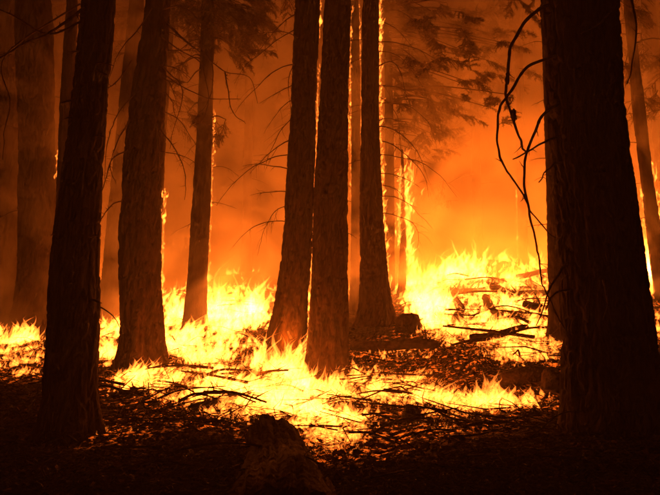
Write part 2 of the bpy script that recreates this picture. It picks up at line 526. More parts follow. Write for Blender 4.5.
# ------------------------------------------------------------------ trees
def trunk_axis(t, extra=7.0):
    """axis points and radii in world space, continued above the frame"""
    rows = sorted(t['ax'], key=lambda r: -r[0])
    Yd = t['Y']
    P = np.array([at(r[1], r[0], Yd) for r in rows])
    R = np.array([r[2] * math.sqrt(1) * np.linalg.norm(at(r[1], r[0], Yd) - CAM) / math.sqrt(F * F + (r[1] - 330) ** 2 + (r[0] - 247.5) ** 2) / 2 for r in rows])
    # foot below the ground
    P = np.concatenate([[P[0] - (0, 0, .35)], P]); R = np.concatenate([[R[0] * 1.12], R])
    if t['k'] != 'snag':
        d = P[-1] - P[-2]; d /= np.linalg.norm(d)
        d = d * .5 + np.array([0, 0, .5]); d /= np.linalg.norm(d)
        top = max(P[-1][2] + extra, 14)
        k = (top - P[-1][2]) / d[2]
        P = np.concatenate([P, [P[-1] + d * k * .5], [P[-1] + d * k]]); R = np.concatenate([R, [R[-1] * .7], [R[-1] * .25]])
    return P, R

def make_trunk(t, mb, seed):
    P, R = trunk_axis(t)
    zmax_view = at(330, -30, t['Y'])[2]
    seg = np.linalg.norm(np.diff(P, axis=0), axis=1)
    s = np.concatenate([[0], np.cumsum(seg)])
    pxm = F * 1.55 / t['Y']                       # render pixels per metre
    big = t['Y'] < 15
    dz = (1.6 if big else 3.0) / pxm
    L_view = np.interp(zmax_view, P[:, 2], s) if zmax_view < P[-1][2] else s[-1]
    u = np.concatenate([np.arange(0, L_view, dz), np.linspace(L_view, s[-1], 24)[1:]]) if L_view < s[-1] else np.arange(0, s[-1], dz)
    C = np.stack([np.interp(u, s, P[:, i]) for i in range(3)], -1)
    # smooth the polyline
    ker = np.ones(61) / 61 if len(C) > 200 else np.ones(9) / 9
    pad = len(ker) // 2
    for i in range(2):
        C[:, i] = np.convolve(np.pad(C[:, i], pad, mode='reflect', reflect_type='odd'), ker, 'valid')
    r = np.interp(u, s, R)
    rr = np.convolve(np.pad(r, pad, mode='reflect', reflect_type='odd'), ker, 'valid')
    r = rr
    rm = R[2]
    na = int(np.clip(2 * math.pi * rm * pxm / 1.8, 20, 230))
    a = np.linspace(0, 2 * math.pi, na, endpoint=False)
    A, U = np.meshgrid(a, u)
    # cylindrical coordinates for noise, metres round the trunk
    cxn, cyn = np.cos(A) * rm, np.sin(A) * rm
    q = max(rm / .4, .45)
    wob = .12 * vnoise(cxn * 5, cyn * 5, U * 2.2, seed)
    f1 = np.abs(vnoise(cxn * 9 / q ** .5 + wob * 3, cyn * 9 / q ** .5, U * 2.0 + wob * 4, seed + 1))       # long furrows
    f2 = np.abs(vnoise(cxn * 17, cyn * 17, U * 6.5, seed + 4))
    f3 = vnoise(cxn * 40, cyn * 40, U * 26, seed + 8)
    plate = np.clip(f1 * 3.2, 0, 1) ** .6
    crack = np.clip(f2 * 3, 0, 1)
    depth = .052 * np.clip(q, .5, 1.25)
    d = depth * (plate - .8) + depth * .45 * (crack - .8) * plate + .006 * f3
    # low frequency lumps and root flare
    d += .035 * rm / .4 * vnoise(cxn * 1.7, cyn * 1.7, U * .5, seed + 12)
    z0 = t.get('z0', P[1][2])
    hgt = np.maximum(C[:, 2] - P[1][2], 0)[:, None]
    nr = 5
    fl = np.exp(-hgt / (rm * .9)) * rm * (.07 if t['k'] == 'near_right' else .2) * (1 + np.cos(A * nr + seed + .8 * np.sin(A * 2 + seed)))
    rad = np.maximum(r[:, None] + d + fl, .005)
    V = np.stack([C[:, 0][:, None] + rad * np.cos(A), C[:, 1][:, None] + rad * np.sin(A), C[:, 2][:, None] + 0 * A], -1)
    off = mb.n
    mb.add(V, grid_faces(na, len(u), True))
    # closed ends
    i = np.arange(1, na - 1)
    mb.f[3].append(np.stack([np.zeros(na - 2, int), i + 1, i], -1) + off)
    k = (len(u) - 1) * na
    mb.f[3].append(np.stack([np.full(na - 2, k), k + i, k + i + 1], -1) + off)
    return P, R, s

def limb(mb, p0, d, L, r, droop=.5, twigs=8, depth=2, n=5, curl=.25, r_g=None):
    """dead branch with twigs, all one mesh"""
    rg = r_g or random
    m = max(6, int(L / .1)) if depth == 2 else max(4, int(L / .12))
    m = min(m, 22)
    d = np.array(d, float); d /= np.linalg.norm(d)
    pts = [np.array(p0, float)]
    bx, by = rg.gauss(0, curl), rg.gauss(0, curl)
    for i in range(m - 1):
        d = d + np.array([rg.gauss(0, .09) + bx * .06, rg.gauss(0, .09) + by * .06, -droop * .09 + rg.gauss(0, .07)])
        d /= np.linalg.norm(d)
        pts.append(pts[-1] + d * L / m)
    pts = np.array(pts)
    R = r * np.linspace(1, .22, m)
    tube(mb, pts, R, n)
    if depth > 0:
        for k in range(twigs):
            f = .2 + .78 * rg.random()
            i = min(int(f * (m - 1)), m - 2)
            t = pts[i + 1] - pts[i]; t /= np.linalg.norm(t)
            dd = t + np.array([rg.gauss(0, .8), rg.gauss(0, .8), rg.gauss(-.15, .55)])
            limb(mb, pts[i], dd, L * (.18 + .35 * rg.random()) * (1.15 - .6 * f), R[i] * .5, droop, max(0, twigs // 3), depth - 1, 4, curl, rg)
    return pts

def spray(mb, p0, d, L, rg, dens=1.0, droop=.55, w=.009, nl=.055):
    """green or singed bough: a stem with side shoots set with needles"""
    d = np.array(d, float); d /= np.linalg.norm(d)
    n = 14
    P = [np.array(p0, float)]
    for i in range(n):
        d = d + np.array([rg.gauss(0, .06), rg.gauss(0, .06), -droop * .06])
        d /= np.linalg.norm(d)
        P.append(P[-1] + d * L / n)
    P = np.array(P)
    tube(mb, P, np.linspace(.012, .003, len(P)), 4)
    side = np.cross(d, (0, 0, 1)); side /= np.linalg.norm(side) + 1e-9
    A, T = [], []
    for k in range(int(26 * dens)):
        f = .12 + .88 * rg.random()
        i = min(int(f * n), n - 1)
        t = P[i + 1] - P[i]; t /= np.linalg.norm(t)
        s = (1 if k % 2 else -1)
        dd = t * .7 + side * s * (.5 + .4 * rg.random()) + np.array([0, 0, rg.gauss(-.25, .25)])
        dd /= np.linalg.norm(dd)
        l = L * .38 * (1.1 - f * .75) * (.6 + .6 * rg.random())
        m = max(5, int(l / .016 * dens))
        u = np.linspace(0, 1, m)[:, None]
        q = P[i] + dd * l * u + np.array([0, 0, -1]) * (u ** 2) * l * .25
        A.append(q); T.append(np.repeat(dd[None], m, 0))
        tube(mb, q[::max(1, m // 4)], .003, 3, False) if m >= 8 else None
    A = np.concatenate(A); T = np.concatenate(T)
    A = np.repeat(A, 2, 0); T = np.repeat(T, 2, 0)
    K = len(A)
    r = rng.normal(size=(K, 3)); r -= (r * T).sum(1)[:, None] * T
    r /= np.linalg.norm(r, axis=1)[:, None]
    dirn = T * .75 + r * .8; dirn /= np.linalg.norm(dirn, axis=1)[:, None]
    sd = np.cross(dirn, rng.normal(size=(K, 3))); sd /= np.linalg.norm(sd, axis=1)[:, None] + 1e-9
    ln = nl * (.6 + .8 * rng.random((K, 1)))
    V = np.stack([A - sd * w * .5, A + sd * w * .5, A + dirn * ln], 1)
    mb.add(V, np.arange(K * 3).reshape(-1, 3))

LABELS = {
 'near_left': 'dark pine trunk with rough bark standing nearest on the left, short dead branch stubs',
 'near_right': 'thickest black pine trunk filling the right side with long curling dead branches',
 'second_left': 'leaning trunk widening to its foot just right of the near left trunk',
 'behind_second': 'thinner leaning trunk half hidden on the left of the second left trunk',
 'middle_left': 'trunk left of the centre trunk with flames running up its right edge',
 'centre': 'straight dark trunk with furrowed bark in the middle of the picture',
 'right_of_centre': 'trunk with flared foot right of centre, fire all down its right edge',
 'slim_left': 'slim hazy trunk rising out of the biggest blaze with fire on its right edge',
 'far_left_big': 'wide hazy trunk on the far left behind the near left trunk',
 'left_edge': 'hazy trunk cut by the left edge of the picture',
 'slim_behind_near_left': 'slim trunk mostly hidden behind the near left trunk, burning on its edge',
 'hidden_by_second': 'thin burning trunk showing just right of the second left trunk',
 'between': 'thin burning trunk in the gap right of the centre trunk',
 'behind_rc': 'slim trunk with needle boughs close behind the right of centre trunk',
 'snag': 'short burning snag wrapped in a tall column of flame on the slope',
 'by_near_right': 'hazy orange trunk touching the left side of the thickest right trunk',
 'far_right': 'slim leaning trunk on the far right with a burning edge',
 'far_mid_right': 'faint thin trunk deep in the smoke above the burning heap',
 'far_mid_right2': 'faint thin trunk deep in the smoke above the bright slope blaze',
 'far_mid_left': 'faint thin trunk deep in the smoke behind the biggest blaze',
 'far_right_edge': 'trunk cut by the right edge of the picture in dark smoke',
}
T = {}
for si, t in enumerate(TREES):
    mb = MB()
    root = empty('burnt_snag' if t['k'] == 'snag' else 'pine_tree', (0, 0, 0), label=LABELS[t['k']], cat='dead tree' if t['k'] == 'snag' else 'tree', group='pine trunks in the burning forest')
    P, R, s = make_trunk(t, mb, 100 + si * 17)
    base = P[1].copy()
    mbv = [v - base for v in mb.v]; mb.v = mbv
    root.location = base
    mb.build('trunk', M_BARK, root)
    T[t['k']] = dict(root=root, P=P, R=R, base=base, Y=t['Y'])

def on_trunk(k, py):
    """axis point and radius of a tree at the height of pixel row py"""
    t = T[k]
    z = at(330, py, t['Y'])[2]
    i = np.argsort(t['P'][:, 2])
    c = np.array([np.interp(z, t['P'][i, 2], t['P'][i, j]) for j in range(3)])
    return c, float(np.interp(z, t['P'][i, 2], t['R'][i]))

def px_branch(k, pts, r0, r1=None, n=40, dY=None, stubs=0, side=0):
    """branch drawn through photograph pixels; pts = (px,py) or (px,py,dY) , dY metres toward the far side"""
    t = T[k]
    w = []
    for q in pts:
        dy = q[2] if len(q) > 2 else 0
        w.append(at(q[0], q[1], t['Y'] + dy))
    P = spline(w, n) - t['base']
    P += .035 * np.stack([vnoise(np.linspace(0, n / 7, n), .5 + j, len(pts) + pts[0][0] * .1, 3) + .5 * vnoise(np.linspace(0, n / 2.5, n), .5 + j, pts[0][1] * .1, 4) for j in range(3)], -1) * np.linspace(.1, 1, n)[:, None]
    mb = MB()
    R = np.linspace(r0, r1 if r1 is not None else r0 * .35, n) * (1 + .28 * vnoise(np.arange(n) * .7, 0.5, 0.5, len(pts)))
    tube(mb, P, R, 7)
    rg = random.Random(int(pts[0][0] * 7 + pts[0][1]))
    for _ in range(stubs):
        i = rg.randint(3, n - 3)
        d = np.array([rg.gauss(0, 1), rg.gauss(0, .6), rg.gauss(0, 1)])
        limb(mb, P[i], d, .06 + .12 * rg.random(), R[i] * .6, .3, 1, 1, 4, .3, rg)
    return mb.build('branch', M_WOOD, t['root'])

# long curling dead branches of the thickest right trunk
px_branch('near_right', [(552, 4, -.1), (541, 8, -.2), (524, 24, -.3), (511, 46, -.33), (507, 80, -.35), (506, 96, -.35), (513, 116, -.35), (521, 142, -.35), (527, 154, -.3)], .021, .011, 90, stubs=7)
px_branch('near_right', [(562, 55, -.1), (549, 58, -.2), (526, 68, -.3), (511, 91, -.38), (501, 106, -.4), (497, 126, -.4), (501, 157, -.4), (511, 177, -.4), (526, 200, -.4), (534, 217, -.35), (556, 238, -.3)], .019, .006, 100, stubs=6)
px_branch('near_right', [(566, 99, -.1), (544, 114, -.3), (534, 134, -.34), (526, 157, -.35), (525, 187, -.35), (531, 217, -.35), (538, 250, -.35), (541, 271, -.4), (546, 292, -.4), (564, 328, -.3)], .018, .006, 100, stubs=7)
px_branch('near_right', [(566, 136, -.1), (554, 139, -.2), (536, 147, -.3), (513, 159, -.3)], .017, .007, 24, stubs=3)
px_branch('near_right', [(568, 161, -.1), (556, 164, -.2), (546, 172, -.3), (538, 182, -.3)], .014, .006, 20, stubs=3)
px_branch('near_right', [(568, 262, -.1), (560, 271, -.2), (551, 286, -.3), (544, 307, -.4), (537, 325, -.4)], .016, .005, 24, stubs=3)
px_branch('near_right', [(570, 290, -.2), (554, 293, -.35), (546, 310, -.4)], .012, .005, 14, stubs=2)
for (x, y, r) in ((513.5, 115, .034), (507.5, 78, .026)):
    t_ = T['near_right']
    mb = MB()
    c_ = at(x, y, t_['Y'] - .35) - t_['base']
    tube(mb, np.array([c_ + (0, 0, dz) for dz in (-.07, -.05, -.015, .02, .05, .065)]) + rng.normal(size=(6, 3)) * .004, np.array([.01, .8 * r, r, .7 * r, .9 * r, .012]), 8)
    mb.build('lichen_clump', M_WOOD, t_['root'])
px_branch('near_right', [(625, -20, -.2), (634, 10, -.3), (636, 40, -.3), (627, 84, -.4)], .015, .005, 30, stubs=4)
px_branch('near_right', [(612, 10, -.55), (600, 22, -.7), (583, 34, -.8)], .013, .005, 14)
px_branch('near_right', [(603, 280, -.6), (607, 300, -.75), (604, 320, -.8)], .012, .005, 14)
# near left: stubs and crossing branches
for (a, b) in [((84, 52), (66, 54)), ((92, 70), (108, 76)), ((78, 100), (60, 104)), ((74, 118), (64, 119)), ((94, 136), (106, 138)), ((90, 62), (114, 66)), ((66, 232), (52, 235)), ((88, 238), (100, 236)), ((60, 262), (50, 264)), ((60, 325), (46, 322)), ((90, 300), (102, 304))]:
    px_branch('near_left', [(*a, -.1), ((a[0] + b[0]) / 2, (a[1] + b[1]) / 2 - 1, -.2), (*b, -.25)], .018, .004, 8, stubs=1)
px_branch('near_left', [(84, 8, -.2), (60, 26, -.5), (30, 42, -.8), (-20, 70, -1.2)], .020, .006, 40, stubs=9)
px_branch('near_left', [(84, 20, -.1), (50, 34, -.4), (20, 20, -.8), (-15, 2, -1.1)], .014, .005, 40, stubs=7)
px_branch('near_left', [(80, 4, .2), (50, 22, .3), (20, 42, .3), (2, 64, .3), (8, 100, .3), (6, 130, .3), (2, 158, .3)], .012, .004, 50, stubs=7)
px_branch('near_left', [(96, 305, .2), (108, 312, .1), (116, 322, 0), (121, 334, 0)], .010, .003, 16)
# second left: drooping dead branches on both sides
for pts in [[(165, 20), (185, 40), (212, 62), (226, 72), (250, 78), (258, 104)], [(160, 36), (180, 50), (200, 62), (205, 78), (208, 100), (202, 120), (190, 128)],
            [(160, 64), (172, 76), (180, 84), (182, 100), (174, 128), (170, 150)], [(166, 24), (190, 45), (210, 60), (212, 85), (206, 105), (196, 118)],
            [(225, 72), (228, 90), (232, 110), (244, 124)], [(158, 70), (180, 85), (210, 98), (240, 99)], [(154, 110), (160, 140), (158, 170), (150, 200)],
            [(130, 120), (118, 140), (110, 165), (116, 185)], [(140, 90), (120, 110), (108, 140), (104, 180)], [(128, 150), (112, 160), (102, 190), (98, 210)],
            [(126, 200), (112, 205), (100, 222), (98, 250)], [(160, 130), (176, 150), (186, 175), (184, 200)], [(158, 90), (170, 98), (176, 120)],
            [(132, 60), (118, 80), (104, 92), (90, 120)], [(152, 8), (138, 30), (120, 50), (108, 80)]]:
    px_branch('second_left', [(x, y, -.3 + .1 * i) for i, (x, y) in enumerate(pts)], .016, .005, 44, stubs=14)

def limbs(k, rows, side, L=(.8, 1.6), r=.014, droop=.6, twigs=7, seed=0, up=.1):
    rg = random.Random(seed + 31)
    for py in rows:
        c, rad = on_trunk(k, py + rg.uniform(-4, 4))
        s = side if side else rg.choice((-1, 1))
        a = rg.uniform(-.9, .9)
        d = np.array([s * math.cos(a), math.sin(a), up + rg.uniform(-.2, .2)])
        p0 = c + d * np.array([1, 1, 0]) * rad * .85 - T[k]['base']
        mb = MB()
        limb(mb, p0, d, rg.uniform(*L), r * rg.uniform(.7, 1.2), droop, twigs, 2, 5, .3, rg)
        mb.build('branch', M_WOOD, T[k]['root'])
limbs('middle_left', [70, 95, 118, 135, 150, 172, 190, 205, 225], -1, (1.0, 2.1), .014, .7, 8, 1, .0)
limbs('right_of_centre', [20, 40, 52, 68, 80, 92, 104, 120, 130, 140, 155, 172, 186, 200, 215], 1, (1.1, 2.4), .015, .9, 9, 2, .1)
limbs('right_of_centre', [60, 110, 160], -1, (.5, .8), .009, .8, 6, 12, .1)
limbs('second_left', [10, 30, 48, 66, 84, 110, 150], 1, (.9, 2.0), .014, .8, 9, 21, .0)
limbs('middle_left', [8, 24, 40, 55, 82], -1, (1.0, 2.2), .013, .7, 9, 22, .0)
limbs('centre', [40, 120, 180, 230], 1, (.3, .7), .009, .6, 5, 3)
limbs('slim_left', [20, 50, 80, 110, 140, 170, 200, 220], 0, (.8, 1.8), .010, .7, 8, 4)
limbs('far_left_big', [20, 60, 90, 130, 170, 210], 0, (.8, 2.0), .012, .6, 8, 5)
limbs('far_right', [20, 60, 100, 140, 180, 220], 0, (.6, 1.6), .011, .6, 8, 6)
limbs('behind_rc', [20, 50, 90, 130, 170, 210], 0, (.8, 2.2), .012, .7, 8, 7)
limbs('behind_second', [60, 120, 180, 230], 0, (.6, 1.6), .010, .6, 7, 8)
limbs('between', [30, 90, 150, 200], 0, (.4, .9), .009, .6, 5, 9)
limbs('far_mid_right', [30, 80, 130, 180], 0, (.8, 2.0), .012, .6, 6, 10)
limbs('far_mid_right2', [30, 80, 130, 180], 0, (.8, 2.0), .012, .6, 6, 11)
limbs('far_mid_left', [30, 80, 130, 180], 0, (.8, 2.0), .012, .6, 6, 13)
limbs('far_right_edge', [30, 80, 130, 180], 0, (.8, 2.0), .012, .6, 6, 14)
limbs('by_near_right', [40, 100, 160, 220], -1, (.4, .8), .008, .6, 5, 15)

# needle boughs: where they hang in the photograph -> the tree they belong to
def boughs(k, spots, seed, L=(.9, 1.6), dens=1.0, nl=.06, w=.010):
    rg = random.Random(seed)
    mb = MB()
    t = T[k]
    for (px, py, dY, rx, ry, n) in spots:
        for _ in range(n):
            x = px + rg.gauss(0, rx * .5); y = py + rg.gauss(0, ry * .5)
            tip = at(x, y, t['Y'] + dY + rg.gauss(0, .5))
            c, _r = on_trunk(k, y - 14)
            d = tip - c
            hd = np.array([d[0], d[1], 0]); hd /= np.linalg.norm(hd) + 1e-6
            l = rg.uniform(*L)
            dd = hd + np.array([rg.gauss(0, .8), rg.gauss(0, .8), rg.gauss(-.25, .35)])
            spray(mb, tip - dd / np.linalg.norm(dd) * l * .6 - t['base'] + np.array([0, 0, .1]), dd, l, rg, dens, .6, w, nl)
            if rg.random() < .35:
                cc = c + hd * 0
                q = tip - dd / np.linalg.norm(dd) * l * .6 + np.array([0, 0, .1])
                mid = (cc + q) / 2 + np.array([0, 0, .15])
                tube(mb, spline([cc - t['base'], mid - t['base'], q - t['base']], 10), np.linspace(.03, .012, 10), 5)
    o = mb.build('crown', M_NEEDLE, t['root'], smooth=False)
    return o
boughs('slim_left', [(185, 8, 0, 34, 16, 20), (225, 30, 0, 34, 22, 26), (262, 14, .3, 34, 20, 22), (250, 50, .3, 26, 16, 18), (214, 136, -.3, 12, 5, 4), (196, 120, -.2, 14, 10, 4), (170, 80, 0, 14, 20, 4), (230, 20, .2, 50, 26, 30)], 5, (.5, 1.2), nl=.07, w=.014)
boughs('behind_rc', [(410, 20, 0, 24, 26, 20), (430, 60, .2, 28, 28, 24), (412, 110, -.2, 20, 32, 16), (450, 105, .3, 28, 24, 16), (470, 30, .4, 34, 28, 24), (428, 150, .2, 16, 18, 6), (395, 60, 0, 12, 40, 8), (440, 30, .4, 40, 30, 30), (425, 95, 0, 30, 50, 30), (455, 50, -3.8, 50, 40, 34), (485, 110, -3.8, 26, 24, 8), (520, 30, -3.8, 20, 30, 8)], 6, (.5, 1.1), nl=.075, w=.016)
boughs('far_mid_right2', [(480, 70, -3, 34, 30, 20), (445, 140, -2, 24, 20, 10), (500, 20, -3, 30, 20, 14), (430, 190, -1, 16, 16, 5)], 8, (1.2, 2.2), .9, .08, .016)
boughs('far_right', [(640, 20, .5, 14, 20, 8), (655, 60, .5, 14, 26, 8), (628, 60, .4, 10, 20, 5), (650, 110, .5, 10, 12, 4)], 9)
boughs('far_mid_left', [(262, 20, -4, 20, 20, 8), (130, 20, -6, 20, 20, 6), (20, 10, -5, 30, 14, 6)], 10, (1.2, 2.0), .9, .08, .014)
boughs('behind_second', [(112, 30, 0, 20, 26, 8), (186, 105, 0, 12, 30, 6)], 12, (.7, 1.3))
# high crowns above the frame
for k in ('near_left', 'near_right', 'second_left', 'middle_left', 'centre', 'right_of_centre', 'far_left_big', 'left_edge', 'by_near_right', 'far_right_edge', 'far_mid_right'):
    rg = random.Random(len(k) * 3)
    t = T[k]; mb = MB()
    top = t['P'][-1]; z0 = at(330, -110, t['Y'])[2] + .8
    if top[2] - z0 < 2: z0 = top[2] - 3
    for _ in range(26):
        z = rg.uniform(z0, top[2])
        c = np.array([np.interp(z, t['P'][:, 2], t['P'][:, j]) for j in range(3)])
        a = rg.uniform(0, 6.283)
        d = np.array([math.cos(a), math.sin(a), .1])
        spray(mb, c - t['base'], d, rg.uniform(1.2, 2.6) * (1.1 - .6 * (z - z0) / (top[2] - z0)), rg, .35, .5, .03, .13)
    mb.build('crown', M_NEEDLE, t['root'], smooth=False)

# ------------------------------------------------------------------ flames climbing the trunks
def trunk_fire(k, y0, y1, side, n, h=(.05, .22), power=0, gaps=.5, back=.5, seed=0, spread=.04):
    """flames licking up a trunk's edge between two pixel rows"""
    rg = np.random.default_rng(seed + 50)
    t = T[k]
    P, H = [], []
    for i in range(n):
        py = y0 + (y1 - y0) * (i + rg.random()) / n
        if vnoise(np.array(py * .07), np.array(seed * 3.7), np.array(.5), 5) < -.75 + gaps:
            continue
        c, r = on_trunk(k, py)
        p = c + np.array([side * r * (1.0 + .02 * rg.random()), back * r * (.2 + .5 * rg.random()), 0])
        p[0] += abs(rg.normal() * spread) * side
        P.append(p - t['base']); H.append(rg.uniform(h[0], h[1]) * (1 + 1.2 * (rg.random() < .1)))
    if not P:
        return
    P, H = np.array(P), np.array(H)
    mb = MB()
    tongues(mb, P, H, wr=.17, lean=(.02, 0), n=5, m=7, flat=.8)
    tag(mb.build('flames', M_FLAME_T, t['root']), kind='stuff')
    if power:
        for f in (.25, .75):
            i = int(len(P) * f)
            fire_light(tuple(P[i] + [side * .12, .1, 0]), power / 2, .08, t['root'])
trunk_fire('middle_left', 345, -20, 1, 300, (.03, .13), 60, .3, .5, 1, .022)
trunk_fire('middle_left', 200, -10, -1, 26, (.03, .07), 0, .75, .3, 2)
trunk_fire('centre', 150, -15, 1, 110, (.03, .11), 20, .3, .4, 3, .02)
trunk_fire('right_of_centre', 290, -15, 1, 420, (.04, .17), 90, .15, .5, 4, .035)
trunk_fire('between', 290, -10, 1, 150, (.04, .14), 30, .4, .2, 5, .025)
trunk_fire('between', 200, 60, -1, 50, (.05, .2), 0, .4, .2, 15)
trunk_fire('snag', 292, 148, 1, 260, (.12, .4), 250, .6, -1.6, 6, .055)
trunk_fire('snag', 292, 170, -1, 160, (.1, .32), 0, .6, -1.6, 7, .045)
trunk_fire('snag', 215, 165, 1, 26, (.2, .5), 0, .0, .0, 27, .14)
trunk_fire('snag', 292, 262, 1, 40, (.25, .6), 0, .0, .0, 28, .2)
trunk_fire('slim_left', 325, 110, 1, 190, (.04, .15), 60, .35, .4, 8, .03)
trunk_fire('slim_left', 320, 240, -1, 30, (.04, .12), 0, .5, .4, 9)
trunk_fire('hidden_by_second', 310, 190, 1, 100, (.06, .24), 40, .25, .2, 10)
trunk_fire('second_left', 330, 180, 1, 50, (.04, .14), 0, .6, .4, 11)
trunk_fire('slim_behind_near_left', 180, 150, -1, 24, (.06, .16), 5, .0, .2, 12)
trunk_fire('behind_second', 320, 230, -1, 50, (.05, .15), 10, .5, .3, 13)
trunk_fire('far_right', 240, 165, 1, 60, (.08, .3), 40, .2, .2, 14)
trunk_fire('far_right', 230, 190, -1, 24, (.06, .2), 0, .2, .2, 16)
trunk_fire('far_mid_right', 262, 190, -1, 40, (.1, .3), 30, .3, .2, 17)
trunk_fire('behind_rc', 290, 90, 1, 60, (.05, .16), 20, .6, .2, 18)

# ------------------------------------------------------------------ logs, sticks and litter
def log(name, p0, p1, r0, r1, label, cat='log', group=None, seed=0, material=None, knob=0.12, fork=0, res=1):
    p0 = np.array(p0); p1 = np.array(p1)
    n = max(14, int(np.linalg.norm(p1 - p0) / .05) * res); m = 22 * res
    t = np.linspace(0, 1, n)
    P = p0 + (p1 - p0) * t[:, None]
    P[:, 2] += .03 * np.sin(t * 5 + seed)
    P[:, 0] += .04 * np.sin(t * 4 + seed * 2)
    off = P[0].copy()
    Tn, A, B = frame_along(P)
    a = np.linspace(0, 2 * math.pi, m, endpoint=False)
    R = (r0 + (r1 - r0) * t)[:, None] * (1 + knob * vnoise(np.cos(a)[None] * 1.6, np.sin(a)[None] * 1.6, t[:, None] * np.linalg.norm(p1 - p0) * (1.0 if res > 1 else 2.4), seed) + .5 * knob * vnoise(np.cos(a)[None] * 5, np.sin(a)[None] * 5, t[:, None] * np.linalg.norm(p1 - p0) * (1.6 if res > 1 else 6), seed + 1))
    ca_, sa_ = np.cos(a)[None], np.sin(a)[None]
    um = t[:, None] * np.linalg.norm(p1 - p0)
    if res > 1:      # furrowed charred bark and a broken end
        R = R + .04 * (np.clip(np.abs(vnoise(ca_ * 7, sa_ * 7, um * .5, seed + 5)) * 3, 0, 1) - .7) + .016 * vnoise(ca_ * 11, sa_ * 11, um * 2.6, seed + 6) + .010 * (np.clip(np.abs(vnoise(ca_ * 8 + 3, sa_ * 8, um * 5, seed + 15)) * 4, 0, 1) - 1) + .006 * vnoise(ca_ * 30, sa_ * 30, um * 22, seed + 16)
        R = R * np.clip(.25 + um / .22 + .3 * vnoise(ca_ * 2, sa_ * 2, .5, seed + 9), .2, 1)
    R *= np.minimum(1, .75 + 4 * np.minimum(t, 1 - t))[:, None]
    V = (P - off)[:, None] + R[..., None] * (np.cos(a)[None, :, None] * A[:, None] + np.sin(a)[None, :, None] * B[:, None])
    mb = MB(); mb.add(V, grid_faces(m, n, True))
    i = np.arange(1, m - 1)
    mb.f[3].append(np.stack([np.zeros(m - 2, int), i + 1, i], -1))
    k = (n - 1) * m
    mb.f[3].append(np.stack([np.full(m - 2, k), k + i, k + i + 1], -1))
    rg = random.Random(seed)
    for _ in range(fork):
        i = rg.randint(2, n - 2)
        limb(mb, P[i] - off, (rg.gauss(0, 1), rg.gauss(0, 1), abs(rg.gauss(.6, .4))), .25 + .4 * rg.random(), R[i, 0] * .3, .1, 2, 1, 5, .3, rg)
    o = mb.build(name, material or M_CHAR)
    o.location = off
    return tag(o, label, cat, group)

def gp(px, py, dz=0):
    p = on_ground([px], [py])[0]
    if np.isnan(p[0]):
        p = at(px, py, 20)
    p[2] = ground(p[0], p[1]) + dz
    return p

# big dark log in the foreground running toward the camera
pA = gp(262, 447); pA = at(270, 432, pA[1])
log('fallen_log', at(269, 433, 7.0), at(284, 575, 4.2), .235, .50, 'big charred log pointing up from the dark foreground toward the blaze', 'log', None, 3, knob=.14, res=5, material=M_LOG)
log('fallen_log', gp(500, 386, .06), gp(556, 382, .05), .17, .14, 'dark log lying behind the row of pointed flames beside the thickest trunk', 'log', None, 5, fork=2)
log('fallen_log', gp(508, 300, .1), gp(560, 296, .12), .10, .07, 'thin burnt log across the heap of burning branches', 'log', None, 6, fork=4)
log('fallen_log', gp(455, 318, .04), gp(470, 334, .03), .10, .09, 'short black log end low in the burning heap left side', 'log', None, 7)
log('fallen_log', gp(486, 300, .05), gp(500, 322, .04), .11, .10, 'short black log end in the middle of the burning heap', 'log', None, 8)
log('fallen_log', gp(120, 398, .04), gp(205, 390, .04), .07, .05, 'thin charred log in front of the second left trunk', 'log', None, 9, fork=4)
log('fallen_log', gp(350, 350, .1), gp(440, 352, .1), .12, .09, 'smouldering log on the dark bank between centre trunk and the row of flames', 'log', None, 10, fork=3)
log('fallen_log', gp(190, 412, .04), gp(262, 400, .04), .07, .05, 'thin log among flames left of the big foreground log', 'log', None, 11, fork=3)
for k_, (x0_, y0_, x1_, y1_, r_, lab_) in enumerate([
        (440, 300, 500, 292, .09, 'thick charred log at the top left of the burning heap'),
        (525, 312, 575, 322, .10, 'thick charred log on the right side of the burning heap against the trunk'),
        (470, 345, 530, 336, .08, 'charred log lying across the foot of the burning heap'),
        (515, 282, 560, 276, .09, 'dark log along the top right of the burning heap'),
        (440, 288, 462, 312, .07, 'charred log tilted down the left end of the burning heap')]):
    log('fallen_log', gp(x0_, y0_, r_ * 1.6), gp(x1_, y1_, r_ * 1.8), r_, r_ * .75, lab_, 'log', None, 20 + k_, fork=5)
# round charred stump on the bank
def stump(px, py, r, h, label, seed):
    c = gp(px, py)
    m, n = 40, 16
    a = np.linspace(0, 2 * math.pi, m, endpoint=False); t = np.linspace(-.2, 1, n)
    rad = r * (1.15 - .35 * np.clip(t, 0, 1) ** 1.3)[:, None] * (1 + .16 * vnoise(np.cos(a)[None] * 3, np.sin(a)[None] * 3, t[:, None] * 1.5, seed) + .14 * vnoise(np.cos(a)[None] * 7, np.sin(a)[None] * 9, t[:, None] * 3, seed + 2))
    rad[-1] *= .55
    hh = h * t[:, None] * (1 + .14 * vnoise(np.cos(a)[None] * 2, np.sin(a)[None] * 2, .5, seed + 5))
    V = np.stack([rad * np.cos(a), rad * np.sin(a), hh + 0 * rad], -1)
    mb = MB(); mb.add(V, grid_faces(m, n, True))
    i = np.arange(1, m - 1); k = (n - 1) * m
    mb.f[3].append(np.stack([np.full(m - 2, k), k + i, k + i + 1], -1))
    o = mb.build('tree_stump', M_CHAR); o.location = c
    tag(o, label, 'stump')
stump(408, 330, .27, .36, 'round charred stump on the bank right of the flared trunk', 3)
stump(412, 424, .11, .22, 'small black stub standing in front of the scattered flames', 8)
stump(552, 396, .16, .3, 'low broken stump at the foot of the thickest trunk left side', 12)

